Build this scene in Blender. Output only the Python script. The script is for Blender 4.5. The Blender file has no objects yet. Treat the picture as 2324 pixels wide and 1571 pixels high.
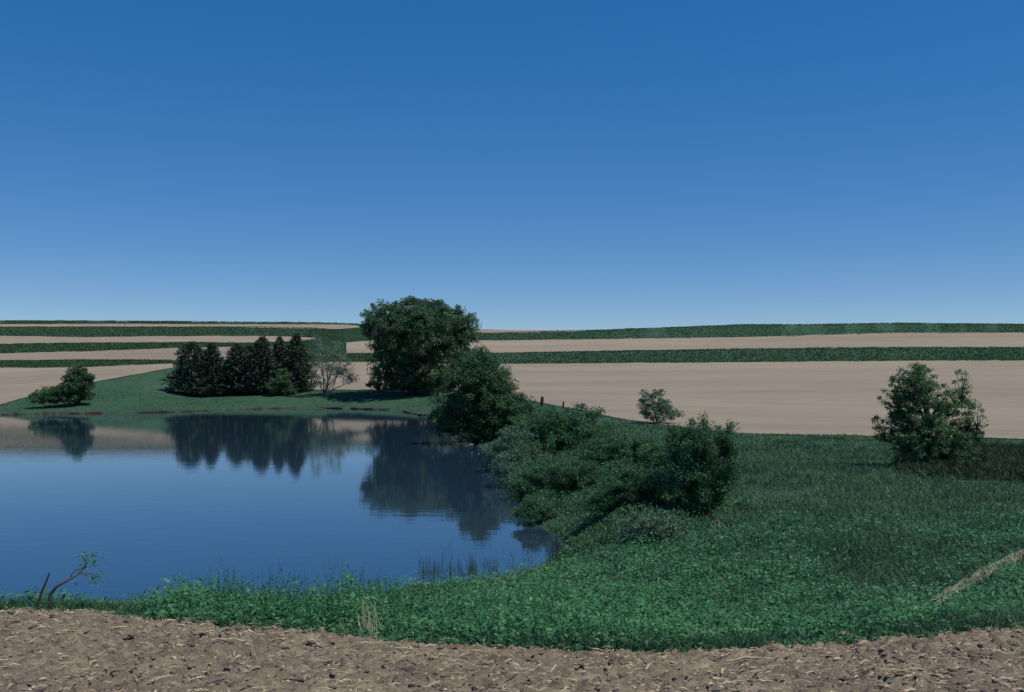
import bpy, math, random
import numpy as np
from mathutils import Vector

# ------------------------------------------------------------------ camera, sky, sun, exposure
SC = bpy.context.scene
COL = SC.collection
F = 2256.0; CU = 1162.0; CV = 785.5; HOR = 855.0; CAMZ = 4.2
PITCH = math.atan((HOR - CV) / F)
cd = bpy.data.cameras.new('camera'); cam = bpy.data.objects.new('camera', cd); COL.objects.link(cam)
cam.location = (0, 0, CAMZ); cam.rotation_euler = (math.pi / 2 + PITCH, 0, 0)
cd.sensor_width = 36; cd.lens = 36 * F / 2324.0; cd.clip_end = 6000; cd.clip_start = 0.1
SC.camera = cam
SUN_EL = math.radians(62); SUN_AZ = math.radians(108)      # azimuth clockwise from the view direction
w = bpy.data.worlds.new('World'); SC.world = w; w.use_nodes = True
nt = w.node_tree; nt.nodes.clear()
sky = nt.nodes.new('ShaderNodeTexSky'); sky.sky_type = 'NISHITA'; sky.sun_disc = False
sky.sun_elevation = SUN_EL; sky.sun_rotation = SUN_AZ
sky.altitude = 2500; sky.air_density = 0.9; sky.dust_density = 0.1; sky.ozone_density = 4.0
hs = nt.nodes.new('ShaderNodeHueSaturation'); hs.inputs['Saturation'].default_value = 1.74; hs.inputs['Value'].default_value = 1.18; hs.inputs['Hue'].default_value = 0.509
gm = nt.nodes.new('ShaderNodeGamma'); gm.inputs['Gamma'].default_value = 0.6
bg = nt.nodes.new('ShaderNodeBackground'); bg.inputs['Strength'].default_value = 0.15
out = nt.nodes.new('ShaderNodeOutputWorld')
nt.links.new(sky.outputs[0], gm.inputs[0]); nt.links.new(gm.outputs[0], hs.inputs['Color'])
nt.links.new(hs.outputs[0], bg.inputs[0]); nt.links.new(bg.outputs[0], out.inputs[0])
sd_ = bpy.data.lights.new('sun', 'SUN'); sd_.energy = 3.7; sd_.angle = math.radians(0.53); sd_.color = (1.0, 0.95, 0.88)
sun = bpy.data.objects.new('sun', sd_); COL.objects.link(sun)
sdir = Vector((math.sin(SUN_AZ) * math.cos(SUN_EL), math.cos(SUN_AZ) * math.cos(SUN_EL), math.sin(SUN_EL)))
sun.rotation_euler = sdir.to_track_quat('Z', 'Y').to_euler()
SC.view_settings.view_transform = 'Standard'; SC.view_settings.look = 'None'
SC.view_settings.exposure = 0.14; SC.view_settings.gamma = 1.0; SC.view_settings.use_curve_mapping = False
SC.render.film_transparent = False
SC.cycles.max_bounces = 6; SC.cycles.transparent_max_bounces = 4

rng = np.random.default_rng(7)

# ------------------------------------------------------------------ helpers
def uvray(u, v):
    """direction of the picture ray, scaled so that its forward (y) part is 1"""
    u = np.asarray(u, float); v = np.asarray(v, float)
    rx = (u - CU) / F; rz = (CV - v) / F
    c, s = math.cos(PITCH), math.sin(PITCH)
    y = c - rz * s; z = s + rz * c
    return rx / y, z / y
def at(u, v, Y):
    a, b = uvray(u, v)
    return np.array([a * Y, Y, CAMZ + b * Y])
def u_of(x, y):                      # near enough to the picture column of a ground point
    return CU + F * x / np.maximum(y, 0.5)

def _hash(ix, iy, seed):
    h = (ix.astype(np.int64) * 374761393 + iy.astype(np.int64) * 668265263 + seed * 982451653) & 0x7fffffff
    h = (h ^ (h >> 13)) * 1274126177 & 0x7fffffff
    return ((h ^ (h >> 16)) & 0xffff) / 65535.0
def vnoise(x, y, seed=0):
    x0 = np.floor(x); y0 = np.floor(y); fx = x - x0; fy = y - y0
    fx = fx * fx * (3 - 2 * fx); fy = fy * fy * (3 - 2 * fy)
    a = _hash(x0, y0, seed); b = _hash(x0 + 1, y0, seed); c = _hash(x0, y0 + 1, seed); d = _hash(x0 + 1, y0 + 1, seed)
    return (a * (1 - fx) + b * fx) * (1 - fy) + (c * (1 - fx) + d * fx) * fy
def fbm(x, y, seed=0, o=4):
    s = 0; a = .5; t = 0
    for i in range(o):
        s = s + a * vnoise(x * 2 ** i, y * 2 ** i, seed + i * 17); t += a; a *= .5
    return s / t

class MB:
    def __init__(self): self.v = []; self.f = []; self.a = []; self.n = 0
    def add(self, v, f, a=0.5):
        v = np.asarray(v, float).reshape(-1, 3); f = np.asarray(f, int)
        if len(v) == 0: return
        self.v.append(v); self.f.append((f + self.n)); self.n += len(v)
        self.a.append(np.broadcast_to(np.asarray(a, float), (len(v),)))
    def tube(self, pts, rad, seg=6, a=.5):
        pts = np.asarray(pts, float); k = len(pts)
        tn = np.gradient(pts, axis=0); tn /= np.linalg.norm(tn, axis=1)[:, None] + 1e-9
        ref = np.array([0.3, 0.9, 0.1]) if abs(tn[:, 2]).mean() > .5 else np.array([0.05, 0.1, 1.])
        s = np.cross(tn, ref); s /= np.linalg.norm(s, axis=1)[:, None] + 1e-9
        b = np.cross(tn, s)
        th = np.linspace(0, 2 * math.pi, seg, endpoint=False)
        ring = pts[:, None, :] + np.asarray(rad)[:, None, None] * (np.cos(th)[None, :, None] * s[:, None, :] + np.sin(th)[None, :, None] * b[:, None, :])
        i = np.arange(k - 1)[:, None] * seg; j = np.arange(seg)[None, :]; j2 = (j + 1) % seg
        q = np.stack([i + j, i + j2, i + seg + j2, i + seg + j], -1).reshape(-1, 4)
        self.add(ring.reshape(-1, 3), q, a)
    def leaves(self, c, d, n, L, W, a, fold=.15):
        """rhombic leaves: centre c, length direction d, face normal n"""
        N = len(c)
        if N == 0: return
        s = np.cross(d, n); s /= np.linalg.norm(s, axis=1)[:, None] + 1e-9
        n2 = np.cross(s, d)
        L = np.broadcast_to(L, N)[:, None]; W = np.broadcast_to(W, N)[:, None]
        p0 = c - d * L * .5; p2 = c + d * L * .5
        p1 = c - s * W * .5 + n2 * W * fold; p3 = c + s * W * .5 + n2 * W * fold
        v = np.stack([p0, p1, p2, p3], 1).reshape(-1, 3)
        f = (np.arange(N)[:, None] * 4 + np.array([0, 1, 2, 3])[None])
        self.add(v, f, np.repeat(np.broadcast_to(a, N), 4))
    def build(self, name, mat, parent=None, smooth=False):
        V = np.concatenate(self.v) if self.v else np.zeros((0, 3)); A = np.concatenate(self.a) if self.a else np.zeros(0)
        me = bpy.data.meshes.new(name)
        off = Vector((0, 0, 0))
        if parent is not None: off = parent.location
        V = V - np.array(off)
        lens = [np.full(len(f), f.shape[1]) for f in self.f]
        fl = np.concatenate([f.ravel() for f in self.f]); ln = np.concatenate(lens)
        me.vertices.add(len(V)); me.vertices.foreach_set('co', V.astype(np.float32).ravel())
        me.loops.add(len(fl)); me.loops.foreach_set('vertex_index', fl.astype(np.int32))
        me.polygons.add(len(ln)); me.polygons.foreach_set('loop_start', np.concatenate([[0], np.cumsum(ln)[:-1]]).astype(np.int32))
        me.polygons.foreach_set('loop_total', ln.astype(np.int32))
        if smooth: me.polygons.foreach_set('use_smooth', np.ones(len(ln), bool))
        me.update(calc_edges=True)
        at_ = me.attributes.new('var', 'FLOAT', 'POINT'); at_.data.foreach_set('value', A.astype(np.float32))
        me.materials.append(mat)
        o = bpy.data.objects.new(name, me); COL.objects.link(o)
        if parent is not None: o.parent = parent
        return o

def tag(o, label=None, cat=None, group=None, kind=None):
    if label: o['label'] = label
    if cat: o['category'] = cat
    if group: o['group'] = group
    if kind: o['kind'] = kind
    return o
def thing(name, label, cat, loc, group=None):
    o = bpy.data.objects.new(name, None); COL.objects.link(o); o.location = tuple(float(q) for q in loc)
    o.empty_display_size = .2
    return tag(o, label, cat, group)
def unit(N, r=rng):
    d = r.normal(size=(N, 3)); return d / np.linalg.norm(d, axis=1)[:, None]
def nrm(d): return d / (np.linalg.norm(d, axis=-1)[..., None] + 1e-9)

# ------------------------------------------------------------------ materials
def mat(name): 
    m = bpy.data.materials.new(name); m.use_nodes = True; m.node_tree.nodes.clear()
    return m, m.node_tree
def node(t, k, **kw):
    n = t.nodes.new(k)
    for a, b in kw.items():
        if a in n.inputs: n.inputs[a].default_value = b
        else: setattr(n, a, b)
    return n
def ramp(t, stops):
    r = t.nodes.new('ShaderNodeValToRGB'); e = r.color_ramp.elements
    while len(e) < len(stops): e.new(.5)
    for i, (p, c) in enumerate(stops): e[i].position = p; e[i].color = (*c, 1)
    return r
def leaf_mat(name, dark, mid, light, trans=.35, rough=.6, spec=.18, nscale=.6):
    m, t = mat(name)
    a = node(t, 'ShaderNodeAttribute', attribute_name='var')
    g = node(t, 'ShaderNodeNewGeometry'); no = node(t, 'ShaderNodeTexNoise', Scale=nscale, Detail=3.0)
    t.links.new(g.outputs['Position'], no.inputs['Vector'])
    ad = node(t, 'ShaderNodeMath', operation='MULTIPLY_ADD'); ad.inputs[1].default_value = .9; ad.inputs[2].default_value = -.45
    t.links.new(no.outputs[0], ad.inputs[0])
    sm = node(t, 'ShaderNodeMath', operation='ADD'); t.links.new(a.outputs['Fac'], sm.inputs[0]); t.links.new(ad.outputs[0], sm.inputs[1])
    r = ramp(t, [(0, dark), (.5, mid), (1, light)]); t.links.new(sm.outputs[0], r.inputs[0])
    p = node(t, 'ShaderNodeBsdfPrincipled', Roughness=rough); p.inputs['Specular IOR Level'].default_value = spec
    tr = node(t, 'ShaderNodeBsdfTranslucent'); mx = node(t, 'ShaderNodeMixShader'); mx.inputs[0].default_value = trans
    o = node(t, 'ShaderNodeOutputMaterial')
    t.links.new(r.outputs[0], p.inputs['Base Color']); t.links.new(r.outputs[0], tr.inputs[0])
    t.links.new(p.outputs[0], mx.inputs[1]); t.links.new(tr.outputs[0], mx.inputs[2]); t.links.new(mx.outputs[0], o.inputs[0])
    return m
def ground_mat(name, c1, c2, c3, scales=(.05, .6, 8.0), stretch=(1, 1, 1), bump=.3, bdist=.05, rough=.95, pos=(.3, .5, .7), weights=(.5, .3, .2)):
    m, t = mat(name)
    g = node(t, 'ShaderNodeNewGeometry'); mp = node(t, 'ShaderNodeMapping'); mp.inputs['Scale'].default_value = stretch
    t.links.new(g.outputs['Position'], mp.inputs[0])
    acc = None
    for s, wt in zip(scales, weights):
        n = node(t, 'ShaderNodeTexNoise', Scale=s, Detail=5.0, Roughness=.6); t.links.new(mp.outputs[0], n.inputs['Vector'])
        ml = node(t, 'ShaderNodeMath', operation='MULTIPLY'); ml.inputs[1].default_value = wt; t.links.new(n.outputs[0], ml.inputs[0])
        if acc is None: acc = ml
        else:
            ad = node(t, 'ShaderNodeMath', operation='ADD'); t.links.new(acc.outputs[0], ad.inputs[0]); t.links.new(ml.outputs[0], ad.inputs[1]); acc = ad
    r = ramp(t, list(zip(pos, (c1, c2, c3)))); t.links.new(acc.outputs[0], r.inputs[0])
    p = node(t, 'ShaderNodeBsdfPrincipled', Roughness=rough); p.inputs['Specular IOR Level'].default_value = .15
    b = node(t, 'ShaderNodeBump', Strength=bump, Distance=bdist)
    nb = node(t, 'ShaderNodeTexNoise', Scale=scales[-1] * 2, Detail=6.0, Roughness=.7); t.links.new(mp.outputs[0], nb.inputs['Vector'])
    t.links.new(nb.outputs[0], b.inputs['Height']); t.links.new(b.outputs[0], p.inputs['Normal'])
    o = node(t, 'ShaderNodeOutputMaterial'); t.links.new(r.outputs[0], p.inputs['Base Color']); t.links.new(p.outputs[0], o.inputs[0])
    return m
def var_mat(name, stops, rough=.85, spec=.2):
    m, t = mat(name); a = node(t, 'ShaderNodeAttribute', attribute_name='var'); r = ramp(t, stops)
    t.links.new(a.outputs['Fac'], r.inputs[0]); g = node(t, 'ShaderNodeNewGeometry')
    no = node(t, 'ShaderNodeTexNoise', Scale=25.0, Detail=4.0); t.links.new(g.outputs['Position'], no.inputs['Vector'])
    mx = node(t, 'ShaderNodeMix', data_type='RGBA', blend_type='MULTIPLY'); mx.inputs[0].default_value = .6
    r2 = ramp(t, [(.3, (.45, .45, .45)), (.7, (1.2, 1.2, 1.2))]); t.links.new(no.outputs[0], r2.inputs[0])
    t.links.new(r.outputs[0], mx.inputs[6]); t.links.new(r2.outputs[0], mx.inputs[7])
    p = node(t, 'ShaderNodeBsdfPrincipled', Roughness=rough); p.inputs['Specular IOR Level'].default_value = spec
    o = node(t, 'ShaderNodeOutputMaterial'); t.links.new(mx.outputs[2], p.inputs['Base Color']); t.links.new(p.outputs[0], o.inputs[0])
    return m

M_ground = ground_mat('grass_ground', (.020, .050, .028), (.034, .082, .044), (.055, .11, .06), scales=(.04, .5, 5.), bump=.5, bdist=.12)
M_field = ground_mat('bare_field_soil', (.175, .142, .102), (.25, .206, .148), (.33, .275, .198), scales=(.03, .35, 2.), stretch=(.25, 1.2, 1), bump=.4, bdist=.08)
M_tilled = ground_mat('tilled_soil', (.085, .068, .052), (.21, .168, .118), (.34, .28, .19), scales=(1.3, 9., 45.), pos=(.36, .5, .62), bump=.9, bdist=.02, weights=(.25, .4, .35))
M_path = ground_mat('path_dirt', (.12, .10, .07), (.24, .20, .15), (.32, .27, .21), scales=(.8, 5., 30.), bump=.5, bdist=.02)
M_mud = ground_mat('mud', (.07, .055, .045), (.15, .115, .09), (.24, .19, .15), scales=(.8, 5., 30.), bump=.5, bdist=.02)
M_bigleaf = leaf_mat('cottonwood_leaf', (0.050, 0.103, 0.051), (0.088, 0.175, 0.083), (0.154, 0.267, 0.128), trans=.35)
M_willow = leaf_mat('willow_leaf', (0.041, 0.096, 0.041), (0.074, 0.160, 0.070), (0.135, 0.242, 0.115), trans=.4)
M_shrub = leaf_mat('shrub_leaf', (0.043, 0.106, 0.048), (0.078, 0.182, 0.081), (0.149, 0.274, 0.137), trans=.4, nscale=1.2)
M_shrubg = leaf_mat('grey_shrub_leaf', (0.061, 0.116, 0.075), (0.113, 0.199, 0.128), (0.212, 0.306, 0.211), trans=.25)
M_pale = leaf_mat('pale_leaf', (0.104, 0.166, 0.111), (0.187, 0.265, 0.189), (0.291, 0.376, 0.265), trans=.3)
M_elm = leaf_mat('ash_leaf', (0.054, 0.123, 0.051), (0.100, 0.213, 0.085), (0.197, 0.336, 0.152), trans=.4)
M_conifer = leaf_mat('conifer_needle', (0.037, 0.062, 0.044), (0.063, 0.098, 0.065), (0.099, 0.147, 0.089), trans=.15)
M_weed = leaf_mat('weed_leaf', (0.038, 0.131, 0.056), (0.075, 0.237, 0.101), (0.162, 0.352, 0.162), trans=.4, nscale=2.0, spec=.15, rough=.6)
M_grass = leaf_mat('grass_blade', (0.032, 0.083, 0.048), (0.063, 0.143, 0.072), (0.142, 0.224, 0.114), trans=.4, nscale=.5, spec=.15, rough=.6)
M_crop = leaf_mat('crop_blade', (0.048, 0.093, 0.045), (0.067, 0.125, 0.059), (0.096, 0.160, 0.070), trans=.25, nscale=.15, spec=.1)
M_shaded_brush = leaf_mat('shaded_brush_blade', (.026, .045, .026), (.048, .078, .040), (.10, .12, .06), trans=.25, spec=.1)  # brownish brush colour, darkened further to carry tree shade
M_dry = var_mat('dry_grass', [(0, (.36, .35, .18)), (.5, (.55, .53, .32)), (1, (.72, .69, .48))])
M_reed = var_mat('reed_stem', [(0, (.03, .04, .02)), (.5, (.06, .08, .04)), (1, (.14, .16, .08))])
M_straw = var_mat('straw', [(0, (.14, .10, .065)), (.55, (.30, .235, .15)), (1, (.52, .44, .29))])
M_clod = var_mat('clod_soil', [(0, (.07, .052, .048)), (.5, (.15, .112, .09)), (1, (.26, .20, .15))])
M_bark = var_mat('bark', [(0, (.025, .02, .017)), (.5, (.05, .042, .036)), (1, (.09, .08, .07))])
M_greybark = var_mat('grey_bark', [(0, (.14, .135, .12)), (.5, (.24, .23, .20)), (1, (.34, .33, .29))])
M_bank = ground_mat('shore_earth', (.022, .02, .015), (.045, .04, .03), (.10, .09, .07), scales=(.3, 2., 8.))
M_dead = var_mat('dead_wood', [(0, (.05, .04, .035)), (.5, (.13, .10, .08)), (1, (.25, .21, .18))])
M_stone = var_mat('pale_stone', [(0, (.18, .16, .14)), (.5, (.30, .27, .23)), (1, (.42, .39, .34))])

m, t = mat('pond_water')
g = node(t, 'ShaderNodeNewGeometry')
mp = node(t, 'ShaderNodeMapping'); mp.inputs['Scale'].default_value = (.55, 1.3, 1); t.links.new(g.outputs['Position'], mp.inputs[0])
n1 = node(t, 'ShaderNodeTexNoise', Scale=1.4, Detail=3.0, Roughness=.55); t.links.new(mp.outputs[0], n1.inputs['Vector'])
n2 = node(t, 'ShaderNodeTexNoise', Scale=.12, Detail=2.0); t.links.new(mp.outputs[0], n2.inputs['Vector'])
mlt = node(t, 'ShaderNodeMath', operation='MULTIPLY'); t.links.new(n1.outputs[0], mlt.inputs[0]); t.links.new(n2.outputs[0], mlt.inputs[1])
b = node(t, 'ShaderNodeBump', Strength=.5, Distance=.011); t.links.new(mlt.outputs[0], b.inputs['Height'])
p = node(t, 'ShaderNodeBsdfPrincipled', Roughness=.035, IOR=1.95); p.inputs['Base Color'].default_value = (.018, .038, .064, 1)
p.inputs['Specular IOR Level'].default_value = .6
t.links.new(b.outputs[0], p.inputs['Normal']); o = node(t, 'ShaderNodeOutputMaterial'); t.links.new(p.outputs[0], o.inputs[0])
M_water = m

# ------------------------------------------------------------------ terrain
SHORE_UV = [(-900, 1392), (0, 1391), (200, 1396), (400, 1390), (700, 1373), (900, 1350), (1020, 1341), (1110, 1322), (1200, 1300),
            (1262, 1275), (1292, 1240), (1262, 1218), (1215, 1190), (1180, 1140), (1160, 1090), (1125, 1035), (1060, 1000), (1010, 972), (965, 946),
            (900, 931), (820, 929), (700, 926), (600, 928), (500, 931), (390, 936), (200, 939), (100, 940), (0, 942), (-300, 950), (-900, 975)]
def on_water(u, v):
    a, b = uvray(u, v); Y = CAMZ / -b; return a * Y, Y
SHORE = np.array([on_water(u, v) for u, v in SHORE_UV])
def densify(P, n):
    Q = []
    for i in range(len(P)):
        a, b = P[i], P[(i + 1) % len(P)]
        for k in range(n): Q.append(a + (b - a) * k / n)
    Q = np.array(Q)
    for _ in range(3): Q = (np.roll(Q, 1, 0) + 2 * Q + np.roll(Q, -1, 0)) / 4
    return Q
SHP = densify(SHORE, 4)
def pond_sd(x, y):
    """distance to the shore, positive on land"""
    x = np.asarray(x, float); y = np.asarray(y, float); sh = x.shape; x = x.ravel(); y = y.ravel()
    dmin = np.full(x.shape, 1e9); ins = np.zeros(x.shape, bool)
    A = SHP; B = np.roll(SHP, -1, 0)
    for a, b in zip(A, B):
        e = b - a; L2 = e @ e
        tt = np.clip(((x - a[0]) * e[0] + (y - a[1]) * e[1]) / L2, 0, 1)
        d = (x - a[0] - tt * e[0]) ** 2 + (y - a[1] - tt * e[1]) ** 2
        dmin = np.minimum(dmin, d)
        c = (a[1] > y) != (b[1] > y)
        if a[1] != b[1]:
            xi = (b[0] - a[0]) * (y - a[1]) / (b[1] - a[1]) + a[0]
            ins ^= c & (x < xi)
    d = np.sqrt(dmin); return np.where(ins, -d, d).reshape(sh)

DIRT = [(-900, 1376, 9.4), (0, 1388, 9.3), (200, 1397, 9.1), (400, 1415, 8.9), (600, 1433, 8.7), (800, 1455, 8.5), (1000, 1472, 8.3),
        (1300, 1487, 8.2), (1600, 1486, 8.2), (1850, 1474, 8.3), (2100, 1452, 8.4), (2320, 1427, 8.7), (3100, 1400, 9.1)]
CP = list(DIRT)
for u in (-900, 0, 580, 1160, 1740, 2320, 3100): CP += [(u, 1565, 6.0)]
CP += [(-900, 925, 128), (0, 921, 125), (70, 901, 131), (140, 886, 140), (220, 868, 150), (300, 851, 160), (390, 834, 172), (250, 905, 124),
       (435, 898, 150), (560, 898, 148), (700, 893, 145), (540, 905, 139), (300, 915, 122), (760, 893, 142), (880, 893, 140), (960, 898, 136), (1050, 905, 122), (1120, 908, 105),
       (1190, 907, 88), (1230, 916, 80), (1320, 931, 72), (1400, 950, 65), (1500, 965, 60), (1700, 985, 55), (2000, 990, 55), (2320, 998, 56), (3100, 1010, 56),
       (1150, 990, 62), (1250, 1010, 50), (1400, 1060, 36), (1300, 1120, 31), (1420, 1180, 24.5), (1590, 1175, 24),
       (1700, 1050, 37), (2000, 1085, 31), (2320, 1100, 29), (3000, 1110, 28), (2095, 1062, 36), (2320, 1056, 42), (1850, 1110, 27),
       (2320, 1260, 15.5), (2000, 1200, 19), (1700, 1200, 20.5), (1500, 1240, 20.5), (3000, 1260, 15.5), (1400, 1260, 20),
       (1200, 1370, 14), (1400, 1330, 15.5), (1400, 1400, 12.3), (1700, 1400, 11.9), (2000, 1370, 12.2), (2320, 1350, 11.8), (1000, 1400, 13), (3000, 1350, 11.8), (1700, 1300, 15.3),
       (0, 835, 200), (200, 834, 200), (390, 825, 200), (-900, 840, 200), (0, 802, 245), (390, 790, 248), (0, 783, 275), (390, 779, 275),
       (0, 763, 310), (390, 763, 310), (0, 743, 350), (390, 743, 350), (0, 729, 400), (200, 729, 400), (390, 730, 400), (-900, 800, 245), (-900, 763, 310), (-900, 731, 400),
       (600, 781, 275), (600, 763, 310), (600, 743, 350), (600, 732, 400), (770, 882, 150), (770, 850, 182), (770, 822, 215), (800, 804, 240), (800, 776, 290), (770, 748, 345), (770, 734, 400),
       (1100, 870, 160), (1100, 827, 235), (1100, 803, 280), (1100, 773, 345), (1100, 757, 390), (1100, 748, 430),
       (1300, 771, 345), (1300, 752, 400), (1400, 900, 110), (1400, 870, 155), (1400, 825, 240), (1400, 797, 285), (1400, 768, 345),
       (1674, 900, 108), (1674, 870, 150), (1674, 823, 240), (1674, 793, 290), (1674, 766, 345), (1674, 738, 410),
       (2018, 900, 105), (2018, 820, 240), (2018, 790, 290), (2018, 756, 350), (2018, 734, 420), (2320, 900, 104), (2320, 819, 240), (2320, 790, 290), (2320, 755, 350), (2320, 736, 420),
       (3100, 900, 104), (3100, 820, 240), (3100, 757, 350), (3100, 738, 420)]
P3 = [at(*c) for c in CP]
for x in (-12, -6, 0, 6, 12): P3 += [np.array([x, 3, 2.52]), np.array([x, 0, 2.6]), np.array([x, -9, 2.7])]
for u in (-900, 0, 300, 600, 850): P3 += [np.array([(u - CU) / F * 12, 12, 1.25]), np.array([(u - CU) / F * 15, 15, .5])]
for (x, y) in SHORE[::1]: P3.append(np.array([x, y, 0.0]))
for u in (-900, 0, 600, 1160, 1740, 2320, 3100):
    base = 25 if u < 1000 or u > 1500 else 24
    P3 += [np.array([(u - CU) / F * 520, 520, base + 1.0]), np.array([(u - CU) / F * 900, 900, base - 6]), np.array([(u - CU) / F * 2200, 2200, base - 20])]
P3 = np.array(P3)
def tc(x, y):
    yy = y + 14.0
    return np.stack([np.arctan2(x, yy) * 3.0, np.log(yy) * 1.6], -1)
def phi(r2): return .5 * r2 * np.log(r2 + 1e-12)
Q = tc(P3[:, 0], P3[:, 1]); n_ = len(Q)
K = phi(((Q[:, None] - Q[None]) ** 2).sum(-1)) + np.eye(n_) * 2e-4
Pm = np.c_[np.ones(n_), Q]
LU = np.linalg.solve(np.block([[K, Pm], [Pm.T, np.zeros((3, 3))]]), np.r_[P3[:, 2] / (P3[:, 1] + 14), np.zeros(3)])
def zraw(x, y):
    x = np.asarray(x, float); y = np.asarray(y, float); q = tc(x, y)
    s = LU[n_] + LU[n_ + 1] * q[..., 0] + LU[n_ + 2] * q[..., 1]
    for i in range(n_):
        d = (q[..., 0] - Q[i, 0]) ** 2 + (q[..., 1] - Q[i, 1]) ** 2
        s = s + LU[i] * phi(d)
    return s * (y + 14)
def ztf(x, y):
    z = zraw(x, y); s = pond_sd(x, y)
    lo = np.minimum(.05 + .16 * s, .35 + 0 * s)
    land = np.maximum(z, lo); wat = np.minimum(z, -.04 + .22 * s); wat = np.maximum(wat, -2.2)
    w_ = np.clip((s + .15) / .3, 0, 1)
    return wat * (1 - w_) + land * w_
def gz(x, y):            # one ground height
    return float(ztf(np.array([x]), np.array([y]))[0])
TS = np.exp(np.linspace(math.log(4.5), math.log(600), 900))
def hit(u, v):
    """where picture rays meet the ground"""
    a, b = uvray(u, v); a = np.atleast_1d(a); b = np.atleast_1d(b)
    X = a[:, None] * TS[None]; Z = CAMZ + b[:, None] * TS[None]
    Yg = np.broadcast_to(TS[None], X.shape)
    below = Z < ztf(X, Yg)
    k = np.where(below.any(1), below.argmax(1), len(TS) - 1); k = np.maximum(k, 1)
    Y = TS[k]
    lo = TS[k - 1].copy(); hi = TS[k].copy()
    for _ in range(8):
        mid = (lo + hi) / 2; bl = CAMZ + b * mid < ztf(a * mid, mid)
        hi = np.where(bl, mid, hi); lo = np.where(bl, lo, mid)
    return a * hi, hi

# ground sheet
NC, NR = 520, 300
aa = np.linspace(-1.25, 1.25, NC); yy = np.exp(np.linspace(math.log(7), math.log(2000), NR)) - 14
yy = np.r_[yy]
AA, YY = np.meshgrid(aa, yy); XX = AA * (YY + 14)
ZZ = ztf(XX, YY)
far = np.clip((YY - 60) / 100, 0, 1)
_px = (np.array(DIRT)[:, 0] - CU) / F * np.array(DIRT)[:, 2]
ZZ = ZZ - .14 * np.clip((np.interp(XX, _px, np.array(DIRT)[:, 2]) - .15 - YY) / .3, 0, 1)
ZZ = ZZ + (fbm(XX * .8, YY * .8, 3) - .5) * .10 * (ZZ > .15)
mb = MB()
idx = np.arange(NR * NC).reshape(NR, NC)
fq = np.stack([idx[:-1, :-1], idx[:-1, 1:], idx[1:, 1:], idx[1:, :-1]], -1).reshape(-1, 4)
mb.add(np.stack([XX, YY, ZZ], -1).reshape(-1, 3), fq)
g_ = mb.build('ground', M_ground, smooth=True); tag(g_, kind='structure')
# pond
mb = MB(); wx0, wx1, wy0, wy1 = -260, 12, 12, 150
mb.add([(wx0, wy0, 0), (wx1, wy0, 0), (wx1, wy1, 0), (wx0, wy1, 0)], [(0, 1, 2, 3)])
tag(mb.build('pond_water', M_water), kind='structure')

# ------------------------------------------------------------------ far fields
def interp_cols(rows, us):
    r = np.array(rows, float); return np.interp(us, r[:, 0], r[:, 1]), np.interp(us, r[:, 0], r[:, 2])
def strip_curves(rows, step=12):
    u0, u1 = rows[0][0], rows[-1][0]; us = np.linspace(u0, u1, max(6, int((u1 - u0) / step)))
    vb, vt = interp_cols(rows, us)
    j = (vnoise(us / 23., us * 0 + rows[0][1], 5) - .5) * 1.6
    xb, yb = hit(us, vb + j); xt, yt = hit(us, vt + j * .7)
    return us, xb, yb, xt, yt
FIELDS = [
    [(-900, 924, 838), (0, 920, 836), (70, 900, 836), (140, 885, 835), (200, 871, 834.5), (300, 853, 830), (392, 835, 826)],
    [(-900, 824, 805), (0, 821, 803), (200, 819, 798), (392, 820, 791), (520, 818, 788), (640, 808, 788), (690, 798, 790)],
    [(-900, 784, 763), (0, 783, 763), (200, 779.6, 766.5), (366, 778, 763.5), (600, 780, 763), (681, 774, 766), (715, 770, 768)],
    [(-900, 744, 737), (0, 743, 736.5), (200, 743, 735.5), (500, 743, 736.5), (772, 748, 737), (815, 744, 740)],
    [(786, 803, 779), (830, 804, 775), (1100, 803, 773.5), (1300, 799, 771), (1674, 793, 766), (2018, 790.5, 756), (2320, 790, 755), (3100, 790, 756)],
    [(1010, 757, 746), (1100, 757, 746), (1200, 757, 749), (1330, 753, 751)],
    [(700, 886, 822), (830, 886, 823), (960, 896, 826), (1120, 904, 827), (1190, 907, 826.5), (1230, 916, 826), (1320, 932, 825.5), (1400, 950, 825), (1500, 965, 824), (1674, 984, 823), (1850, 989, 821), (2018, 991, 820), (2200, 994, 819), (2320, 998, 819), (3100, 1010, 819)]]
FB = []
for rows in FIELDS:
    us, xb, yb, xt, yt = strip_curves(rows, 10)
    k = 30 if rows[0][1] > 850 else 9
    tt = np.linspace(0, 1, k)[:, None]
    tt = tt ** 1.6 if k > 9 else tt
    X = xb[None] * (1 - tt) + xt[None] * tt; Y = yb[None] * (1 - tt) + yt[None] * tt
    Z = ztf(X, Y) + np.clip(.0006 * Y, .03, .14)
    idx = np.arange(X.size).reshape(X.shape)
    fq = np.stack([idx[:-1, :-1], idx[:-1, 1:], idx[1:, 1:], idx[1:, :-1]], -1).reshape(-1, 4)
    mb = MB(); mb.add(np.stack([X, Y, Z], -1).reshape(-1, 3), fq)
    tag(mb.build('bare_field', M_field, smooth=True), kind='structure')
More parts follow.
